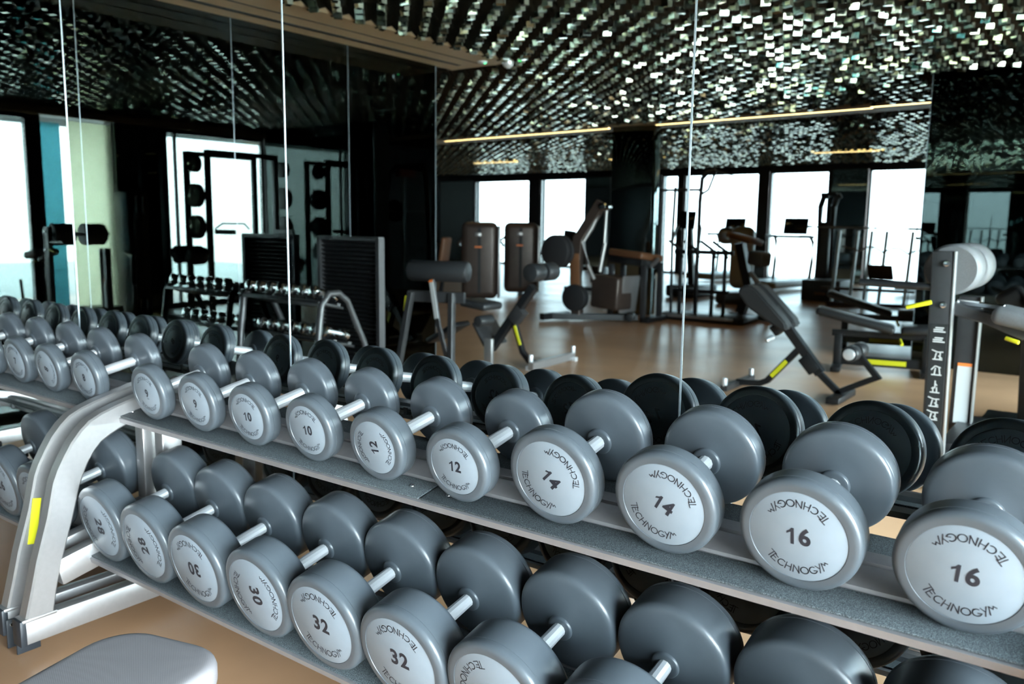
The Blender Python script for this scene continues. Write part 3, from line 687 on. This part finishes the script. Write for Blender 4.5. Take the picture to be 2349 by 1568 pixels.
k.p('side_rail', MB().tube([(-.32, -2.80, .10), (-.25, -2.80, .62)], .018), m_silver)

# chrome dumbbell rack against the smoked mirror
k = K('small_dumbbell_rack', 'small black rack of chrome dumbbells on two tiers, beside the smoked mirror', 'rack', (-4.95, -2.2, 0))
for z, yb in ((.82, -2.20), (.53, -2.30)):
    t_ = k.p('shelf', MB().box((-4.98, yb, z - .045), (.86, .24, .02), (.25, 0, 0), .004), m_dark)
    k.p('saddle_strip', MB().box((-4.98, yb + .07, z - .015), (.86, .03, .02), (.25, 0, 0)).box((-4.98, yb - .07, z - .045), (.86, .03, .02), (.25, 0, 0)), m_grey, t_)
for x in (-5.42, -4.54):
    k.p('side_frame', MB().tube([(x, -2.02, .03), (x, -2.06, .50), (x, -2.10, .78), (x, -2.17, .86), (x, -2.26, .86), (x, -2.34, .80), (x, -2.50, .48), (x, -2.66, .03)], .024, up=(1, 0, 0)), m_grey)
    k.p('foot', MB().bar([(x, -1.98, .02), (x, -2.72, .02)], .05, .04), m_dark)
def chrome_db(loc, rot, label):
    t_ = thing('chrome_dumbbell', label, 'dumbbell', loc, rot, 'small chrome dumbbells on the rack by the smoked mirror')
    for s_ in (-1, 1): MB().lathe([(0, .012), (0, .034), (.006, .044), (.042, .044), (.050, .030), (.052, .01)], 20, Matrix.Translation((0, s_ * .062 if s_ > 0 else -.062 - .052, 0)), cap=True).build('head', m_chromed, t_)
    MB().cyl((0, -.064, 0), (0, .064, 0), .013, 12).build('handle', m_chrome, t_)
    return t_
cd = chrome_db((-5.36, -2.20, .855), (.25, 0, 0), 'chrome dumbbell on the upper tier of the small rack, seen in the mirror')
for i in range(1, 7): dup(cd, (-5.36 + i * .122, -2.20, .855))
for i in range(7): dup(cd, (-5.36 + i * .122, -2.30, .565), None, 'chrome dumbbell on the lower tier of the small rack, seen in the mirror')

# louvred screen
k = K('louvred_screen', 'black louvred screen standing behind the small dumbbell rack', 'screen', (-5.0, -2.8, 0))
k.p('frame', MB().box((-5.34, -2.80, .62), (.035, .06, 1.24)).box((-4.665, -2.80, .62), (.035, .06, 1.24)).box((-5.0, -2.80, 1.235), (.70, .06, .03)).box((-5.0, -2.80, .03), (.70, .06, .06)), m_grey)
lv = MB()
for i in range(34): lv.box((-5.0, -2.80, .08 + i * .034), (.65, .035, .006), (.6, 0, 0))
k.p('louvres', lv, m_dark)
k.p('back_sheet', MB().box((-5.0, -2.825, .62), (.66, .004, 1.2)), m_black)

# power rack by the second window (seen by way of both mirrors)
k = K('power_rack', 'tall dark power rack with weight plates stored on its side, by the window', 'power rack', (.12, -6.1, 0))
for x, y in ((-.05, -5.55), (-.05, -6.75), (.48, -5.55), (.48, -6.75)):
    u = k.p('upright', MB().box((x, y, 1.18), (.075, .075, 2.36), bev=.006), m_grey)
    if x < 0:
        h_ = MB()
        for q in range(22): h_.box((x - .04, y, .5 + q * .08), (.012, .022, .022))
        k.p('peg_holes', h_, m_silver, u)
k.p('top_frame', MB().bar([(-.05, -5.55, 2.33), (-.05, -6.75, 2.33)], .07, .07).bar([(.48, -5.55, 2.33), (.48, -6.75, 2.33)], .07, .07), m_dark)
k.p('pull_up_bar', MB().tube([(-.05, -5.58, 2.28), (-.16, -5.9, 2.30), (-.16, -6.4, 2.30), (-.05, -6.72, 2.28)], .018), m_grey)
k.p('safety_arm', MB().bar([(-.10, -5.62, 1.18), (-.55, -5.62, 1.18)], .05, .07), m_grey)
k.p('safety_arm', MB().bar([(-.10, -6.68, 1.18), (-.55, -6.68, 1.18)], .05, .07), m_grey)
k.p('pull_handle', MB().tube([(-.10, -5.60, 1.22), (-.12, -5.72, 1.30), (-.12, -6.1, 1.30), (-.10, -6.2, 1.22)], .014), m_dark)
for z, r_ in ((2.15, .12), (1.70, .17), (1.25, .17), (.84, .14)):
    for y in (-5.30, -6.98):
        d_ = -1 if y > -6 else 1
        pl = tag(MB().cyl((-.02, y, z), (-.02, y + d_ * .11, z), r_, 32, .012).build('weight_plate', m_plate), 'black weight plates on a storage peg of the tall rack by the window', 'weight plate', 'plates stored on the power rack')
        MB().cyl((-.02, y - d_ * .05, z), (-.02, y + d_ * .005, z), .025, 16, .004).build('sleeve_end', m_chromed, pl)

# preacher-style V bench in front of it
k = K('vee_bench', 'black bench with a V of two short pads, in front of the window rack', 'gym bench', (-.55, -4.9, 0))
k.p('pad', MB().box((-.45, -4.85, .88), (.16, .30, .22), (0, .5, 0), .04, seg=3), m_pad); k.p('pad', MB().box((-.62, -4.95, .86), (.16, .30, .22), (0, -.6, 0), .04, seg=3), m_pad)
k.p('post', MB().bar([(-.53, -4.9, .78), (-.50, -4.9, .04)], .07, .07, up=(1, 0, 0)), m_grey); k.p('base', MB().box((-.5, -4.9, .03), (.5, .5, .05), bev=.01), m_dark)

# weight stack tower beside the pier
k = K('cable_tower', 'black cable tower with a weight stack by the dark pier', 'gym machine', (.10, -4.55, 0))
k.p('housing', MB().box((.12, -4.45, .86), (.38, .30, 1.72), bev=.03), m_dark)
sk = MB()
for i in range(14): sk.box((-.09, -4.45, .3 + i * .085), (.06, .20, .075), bev=.004)
k.p('weight_stack', sk, m_grey); k.p('guide_rods', MB().cyl((-.09, -4.40, .1), (-.09, -4.40, 1.66), .01).cyl((-.09, -4.50, .1), (-.09, -4.50, 1.66), .01), m_chrome)
k.p('arm', MB().tube([(.0, -4.25, .9), (-.3, -4.2, .86), (-.38, -4.15, .5), (-.38, -4.15, .1)], .03), m_dark)

# smith machine deep behind the mirror wall
k = K('smith_machine', 'dark smith machine with a rounded top frame and a barbell across it', 'gym machine', (-.2, -10.2, 0))
for y in (-9.6, -10.9):
    k.p('side_frame', MB().tube([(.35, y, .04), (.3, y, 1.9), (.22, y, 2.25), (.05, y, 2.36), (-.5, y, 2.38), (-.62, y, 2.25), (-.68, y, 1.9), (-.78, y, .04)], .045, up=(0, 1, 0)), m_grey)
    k.p('guide_rail', MB().cyl((-.1, y, .1), (-.1, y, 2.3), .018), m_chrome)
    n_ = MB()
    for q in range(20): n_.box((-.1, y + .04, .4 + q * .09), (.03, .03, .02))
    k.p('catch_rack', n_, m_silver)
k.p('top_panel', MB().box((-.1, -10.25, 2.34), (.5, 1.3, .06), bev=.01), m_dark)
k.p('barbell', MB().cyl((-.1, -9.2, 1.55), (-.1, -11.3, 1.55), .016), m_chrome)
for y in (-9.35, -11.12): k.p('plate', MB().cyl((-.1, y, 1.55), (-.1, y - .05, 1.55), .20, 28, .01), m_plate)
tag(MB().box((-.35, -9.4, 2.22), (.10, .42, .14)).build('red_sign', m_red), 'small red sign near the ceiling behind the smith machine', 'sign')  # sign is plain red, without emission

# --- the hall group seen in the middle of the mirror
def shroud(x, y, rz, label, flip=1):
    t_ = thing('weight_machine', label, 'gym machine', (x, y, 0), (0, 0, rz), 'tall shrouded weight machines in the hall')
    sh = MB().box((0, 0, .72), (.62, .26, 1.30), bev=.11, seg=5).build('shroud', m_shroud, t_)
    MB().box((.33 * flip, 0, .70), (.04, .24, 1.22), bev=.01).build('side_strip', m_silver, t_)
    MB().box((-.02, .135, 1.16), (.10, .012, .06), bev=.004).build('badge', m_silver, sh); MB().box((-.02, .135, .95), (.12, .012, .03)).build('badge', m_orange, sh)
    MB().box((0, .134, .72), (.05, .008, 1.1)).build('slot', m_black, sh)
    MB().bar([(0, .1, .05), (0, -.9, .05)], .1, .07).build('base', m_dark, t_)
    MB().box((-.05, -.75, .46), (.34, .36, .08), bev=.03, seg=3).build('seat', m_pad, t_)
    MB().box((-.05, -.98, .82), (.30, .08, .56), (.15, 0, 0), .03, seg=3).build('back_pad', m_brown, t_)
    MB().bar([(-.05, -.9, .1), (-.05, -.98, .6)], .06, .06, up=(1, 0, 0)).build('seat_post', m_dark, t_)
    MB().tube([(-.3, -.1, 1.1), (-.42, -.5, 1.0), (-.42, -.75, .95)], .022).build('press_arm', m_grey, t_); MB().tube([(.28, -.1, 1.1), (.36, -.5, 1.0), (.36, -.75, .95)], .022).build('press_arm', m_grey, t_)
    return t_
shroud(-8.98, -9.45, -.60, 'brown shrouded weight machine nearest the mirror edge, left of its twin')
shroud(-9.20, -10.95, -.62, 'brown shrouded weight machine standing right of its twin, before the bright window')
shroud(-10.5, -8.9, 1.3, 'shrouded weight machine with an orange-brown pad, mostly hidden at the mirror edge', -1)
k = K('rowing_seat_machine', 'small dark seated machine with an upright back pad before the bright window', 'gym machine', (-8.9, -12.1, 0))
k.p('back_pad', MB().box((-9.15, -12.0, .92), (.34, .09, .60), (0, .08, .4), .03, seg=3), m_pad); k.p('badge', MB().box((-9.10, -11.93, 1.0), (.16, .01, .04), (0, 0, .4)), m_orange)
k.p('frame', MB().bar([(-9.1, -12.1, .6), (-9.0, -12.1, .06)], .08, .08, up=(1, 0, 0)).bar([(-9.3, -12.1, .05), (-8.4, -12.3, .05)], .1, .08), m_grey)
k.p('seat', MB().box((-8.85, -12.1, .48), (.40, .34, .09), (0, 0, .3), .03), m_pad); k.p('counterweight', MB().box((-8.55, -12.2, .35), (.3, .25, .35), bev=.05), m_grey)
k.p('handle', MB().tube([(-9.45, -11.9, .70), (-9.7, -11.8, .74), (-9.8, -11.7, .66)], .025), m_dark)

k.t.location.y -= .55
k = K('plate_loaded_press', 'plate loaded press with brown side panel and tall silver lever, before the column', 'gym machine', (-6.1, -8.3, 0))
k.p('base_frame', MB().bar([(-6.62, -8.05, .06), (-5.55, -8.75, .06)], .10, .09).bar([(-6.62, -7.9, .06), (-6.5, -8.4, .06)], .09, .09), m_dark)
k.p('column', MB().bar([(-6.28, -8.30, .08), (-6.32, -8.30, .60), (-6.28, -8.30, 1.15), (-5.98, -8.40, 1.66)], .14, .12, up=(0, 1, 0)), m_shroud)
k.p('brown_panel', MB().box((-6.30, -8.24, .62), (.16, .02, .66), (0, -.05, 0), .01), m_brown)
k.p('lever', MB().tube([(-5.98, -8.40, 1.62), (-6.10, -8.34, 1.30), (-6.20, -8.28, 1.12), (-6.12, -8.28, .80), (-6.02, -8.30, .60)], .028), m_silver)
k.p('lever', MB().tube([(-5.94, -8.44, 1.62), (-5.94, -8.44, 1.10), (-5.99, -8.40, .70)], .028), m_silver)
k.p('pivot', MB().cyl((-5.93, -8.30, 1.60), (-5.93, -8.50, 1.60), .055, 20, .01), m_chromed)
for y in (-8.12, -8.00): k.p('plate', MB().cyl((-6.46, y, .98), (-6.46, y + .06, .98), .23, 32, .02), m_plate)
k.p('seat', MB().box((-5.85, -8.50, .42), (.50, .34, .46), (0, .05, .2), .04, seg=3), m_shroud)
k.p('side_plate', MB().box((-5.60, -8.56, .40), (.03, .36, .52), (0, .12, .2), .01), m_silver)
k.p('drum', MB().cyl((-6.28, -8.16, .33), (-6.28, -8.30, .33), .19, 28, .02), m_pad)
k.p('roller_foot', MB().cyl((-5.58, -8.55, .07), (-5.66, -8.78, .07), .06, 18, .01), m_pad)

k = K('padded_bench_station', 'bench station with a broad orange-brown pad on a dark frame, beside the column', 'gym bench', (-5.7, -8.9, 0))
k.p('pad', MB().box((-5.70, -8.90, .93), (.66, .46, .10), (.12, .06, .28), .03, seg=3), m_brown)
k.p('pad_tray', MB().box((-5.70, -8.90, .83), (.66, .44, .10), (.12, .06, .28), .01), m_dark)
for x, y in ((-5.36, -9.02), (-5.45, -8.70), (-6.0, -8.75), (-6.0, -9.1)): k.p('leg', MB().box((x, y, .40), (.07, .07, .80), bev=.006), m_grey)
k.p('foot', MB().box((-5.38, -8.92, .04), (.12, .60, .07), bev=.01).box((-6.0, -8.92, .04), (.10, .50, .07), bev=.01), m_dark)
k.p('brace', MB().bar([(-5.40, -8.8, .78), (-5.28, -8.8, .90)], .05, .05, up=(0, 1, 0)), m_silver)

k = K('cable_station', 'cable station with a tall curved pull-down pole and handles on a low platform', 'gym machine', (-4.95, -9.5, 0))
k.p('platform', MB().box((-4.86, -9.58, .05), (1.30, .60, .09), bev=.03), m_dark)
k.p('platform_rim', MB().box((-4.90, -9.26, .07), (1.10, .03, .05), bev=.01), m_silver)
k.p('pole', MB().tube([(-5.02, -9.5, .1), (-5.02, -9.5, 1.7), (-5.00, -9.5, 2.02), (-4.92, -9.5, 2.10), (-4.80, -9.5, 2.12)], .030), m_dark)
k.p('pole', MB().tube([(-5.36, -9.4, .1), (-5.38, -9.4, 1.2), (-5.36, -9.4, 1.9)], .022), m_dark)
k.p('cross_tube', MB().tube([(-5.60, -9.45, 1.86), (-5.0, -9.45, 1.86)], .020).tube([(-4.80, -9.5, 2.12), (-4.90, -9.5, 1.86), (-5.0, -9.5, 1.80)], .018), m_dark)
k.p('pull_bar', MB().tube([(-4.86, -9.5, 2.22), (-4.80, -9.5, 2.12), (-4.45, -9.5, 2.02)], .007), m_grey)
for x in (-5.30, -5.05, -4.80, -4.62):
    k.p('post', MB().box((x, -9.55, .55), (.045, .045, .95), bev=.005), m_grey)
    k.p('hook', MB().tube([(x - .16, -9.45, 1.14), (x, -9.5, 1.02), (x + .05, -9.5, .90)], .022), m_dark)
k.p('cross_rail', MB().bar([(-5.40, -9.55, .98), (-4.50, -9.55, .98)], .05, .06).bar([(-5.40, -9.55, .42), (-4.55, -9.55, .42)], .05, .05), m_dark)
k = K('bicep_curl_machine', 'curl machine with a tilted brown pad and grey seat pad, right of the cable station', 'gym machine', (-4.45, -9.8, 0)); k.t.location = (-4.38, -10.05, 0)
k.p('arm_pad', MB().box((-4.58, -9.70, 1.18), (.44, .36, .09), (.1, .22, .2), .03, seg=3), m_brown)
k.p('body', MB().bar([(-4.66, -9.75, 1.12), (-4.60, -9.8, .80), (-4.50, -9.8, .45), (-4.62, -9.8, .10)], .12, .16, up=(0, 1, 0)), m_dark)
k.p('seat_pad', MB().box((-4.36, -9.74, .90), (.28, .22, .20), (0, .1, .3), .04, seg=3), m_roll)
k.p('leg', MB().bar([(-4.50, -9.78, .70), (-4.25, -9.80, .40), (-4.22, -9.8, .08)], .06, .06, up=(0, 1, 0)), m_silver)
k.p('base', MB().bar([(-4.85, -9.98, .04), (-4.10, -9.78, .04)], .09, .07), m_dark)

# treadmills before the windows
def treadmill(x, y, rz, label):
    t_ = thing('treadmill', label, 'treadmill', (x, y, 0), (0, 0, rz), 'treadmills in front of the hall windows')
    MB().box((0, 0, .14), (.86, 1.9, .14), bev=.04, seg=3).build('deck', m_ivory, t_); MB().box((0, 0, .216), (.52, 1.7, .01)).build('belt', m_dark, t_)
    for s_ in (-1, 1):
        MB().tube([(s_ * .42, -.55, .18), (s_ * .43, -.62, .60), (s_ * .43, -.62, 1.02), (s_ * .41, -.52, 1.14), (s_ * .40, -.05, 1.14)], .035).build('side_rail', m_grey, t_)
    MB().box((0, -.60, 1.13), (.90, .14, .06), bev=.02).build('console', m_grey, t_)
    MB().box((0, -.66, 1.36), (.56, .035, .36), (.18, 0, 0), .012).build('screen', m_screen, t_)
    return t_
treadmill(-6.10, -16.2, .15, 'pale treadmill with a dark screen, in full view before the bright window')
treadmill(-8.2, -18.0, .15, 'pale treadmill further back, its screen dark against the left part of the bright window')
treadmill(-3.25, -17.3, .15, 'pale treadmill whose screen shows above the benches at the right window')
k = K('exercise_bike', 'pale rounded exercise machine standing behind the curl machine', 'exercise bike', (-5.6, -12.6, 0))
k.p('cover', MB().box((-5.55, -12.6, .80), (.42, .30, 1.10), bev=.14, seg=5), m_ivory); k.p('badge', MB().cyl((-5.50, -12.44, 1.10), (-5.50, -12.42, 1.10), .06, 20), m_yellow)
k.p('housing', MB().box((-5.85, -12.6, 1.18), (.28, .30, .30), bev=.1, seg=4), m_silver); k.p('base', MB().box((-5.6, -12.6, .1), (.5, .9, .2), bev=.05), m_grey)

k = K('plyo_box', 'big black foam box on the floor below the tall cable tower', 'box', (-4.55, -14.3, 0))
k.p('body', MB().box((-4.55, -14.3, .19), (.70, .75, .38), bev=.02), m_plate); k.p('badge', MB().box((-4.55, -13.92, .14), (.20, .004, .05)), m_brown)
k = K('cable_crossover', 'tall dark double cable tower behind the black foam box', 'gym machine', (-4.7, -15.0, 0))
for x in (-4.95, -4.70): k.p('column', MB().tube([(x, -15.0, .05), (x, -15.0, 1.75), (x + .05, -15.0, 1.92), (x + .12, -15.0, 1.96)], .055), m_grey)
k.p('weight_stack', MB().box((-4.82, -15.0, .80), (.16, .2, 1.3), bev=.01), m_grey); k.p('top', MB().box((-4.80, -15.0, 1.97), (.30, .12, .08), bev=.02), m_dark); k.p('base', MB().box((-4.82, -15.0, .04), (.5, .5, .08)), m_dark)

# barbell rack
k = K('barbell_stand', 'silver and bronze barbell stand behind the flat benches', 'rack', (-3.7, -13.3, 0))
for x in (-4.15, -3.85, -3.62, -3.38, -2.98):
    k.p('upright', MB().bar([(x, -13.25, .06), (x + .05, -13.3, 1.30)], .05, .05, up=(1, 0, 0)), m_silver)
k.p('base', MB().bar([(-4.35, -13.3, .30), (-2.85, -13.4, .30)], .12, .05).bar([(-4.2, -13.1, .04), (-2.9, -13.6, .04)], .10, .07), m_shroud)
k.p('incline_board', MB().box((-3.35, -13.1, .62), (.40, .30, .05), (.9, 0, 0), .02), m_shroud)
bb = 'barbells resting on the stand'
o = tag(MB().cyl((-4.85, -13.2, 1.36), (-2.72, -13.3, 1.34), .015, 14).build('barbell', m_bronze), 'straight barbell lying highest on the stand', 'barbell', bb)
MB().cyl((-4.85, -13.2, 1.36), (-4.55, -13.21, 1.36), .022, 14).cyl((-3.0, -13.29, 1.343), (-2.72, -13.3, 1.34), .022, 14).build('sleeve', m_dark, o)
o = tag(MB().tube([(-4.0, -13.15, 1.03), (-3.85, -13.15, 1.00), (-3.72, -13.15, .96), (-3.60, -13.15, 1.03), (-3.48, -13.15, 1.03), (-3.34, -13.15, .95), (-3.20, -13.15, 1.02), (-3.08, -13.15, 1.02), (-2.96, -13.15, .94), (-2.80, -13.15, 1.0)], .015).build('curl_bar', m_bronze), 'wavy curl bar resting on the stand below the straight barbell', 'barbell', bb)
for x, h_ in ((-3.72, 1.75), (-3.05, 1.75)):
    tag(MB().cyl((x, -13.85, .0), (x + .08, -13.9, h_), .010, 10).build('upright_bar', m_grey), ['thin steel bar standing upright in the stand on its left side', 'thin steel bar standing upright in the stand on its right side'][x > -3.4], 'barbell', bb)

def flat_bench(x, y, rz, inc, label):
    t_ = thing('adjustable_bench', label, 'gym bench', (x, y, 0), (0, 0, rz), 'adjustable benches in the hall')
    MB().box((0, .30, .45 + math.sin(inc) * .2), (.28, .72, .075), (inc, 0, 0), .03, seg=3).build('back_pad', m_pad, t_)
    MB().box((0, -.26, .43), (.30, .32, .075), (-.05, 0, 0), .03, seg=3).build('seat_pad', m_pad, t_)
    MB().bar([(0, -.38, .36), (0, .5, .36)], .06, .06).build('spine', m_dark, t_)
    for yy in (-.34, .44): MB().box((0, yy, .19), (.09, .07, .34), bev=.006).build('leg', m_dark, t_); MB().box((0, yy, .03), (.46, .09, .05), bev=.01).build('foot', m_dark, t_)
    MB().bar([(0, -.34, .10), (0, .44, .10)], .05, .09).build('lower_beam', m_dark, t_); MB().box((.028, 0, .10), (.006, .34, .045)).build('yellow_badge', m_yellow, t_); MB().box((-.028, 0, .10), (.006, .34, .045)).build('yellow_badge', m_yellow, t_)
    MB().cyl((.05, -.1, .33), (.18, -.12, .30), .014, 12).build('yellow_lever', m_yellow, t_)
    return t_
flat_bench(-2.15, -8.25, math.radians(78), .30, 'black adjustable bench further from the mirror edge, its back raised a little')
flat_bench(-1.78, -6.62, math.radians(78), .22, 'black adjustable bench nearer the camera at the mirror edge')
k = K('step_trainer', 'dark console machine with a small screen before the window left of the column', 'exercise machine', (-6.9, -13.2, 0))
k.p('mast', MB().bar([(-6.75, -13.2, .1), (-6.85, -13.2, 1.3)], .12, .10, up=(0, 1, 0)), m_dark); k.p('screen', MB().box((-6.85, -13.1, 1.45), (.34, .04, .34), (.15, 0, .2), .01), m_screen)
k.p('base', MB().box((-6.8, -13.3, .12), (.6, 1.1, .22), bev=.05), m_dark); k.p('handles', MB().tube([(-7.1, -13.0, 1.0), (-7.08, -13.1, 1.3), (-7.0, -13.2, 1.4)], .02).tube([(-6.55, -13.0, 1.0), (-6.57, -13.1, 1.3), (-6.65, -13.2, 1.4)], .02), m_chrome)
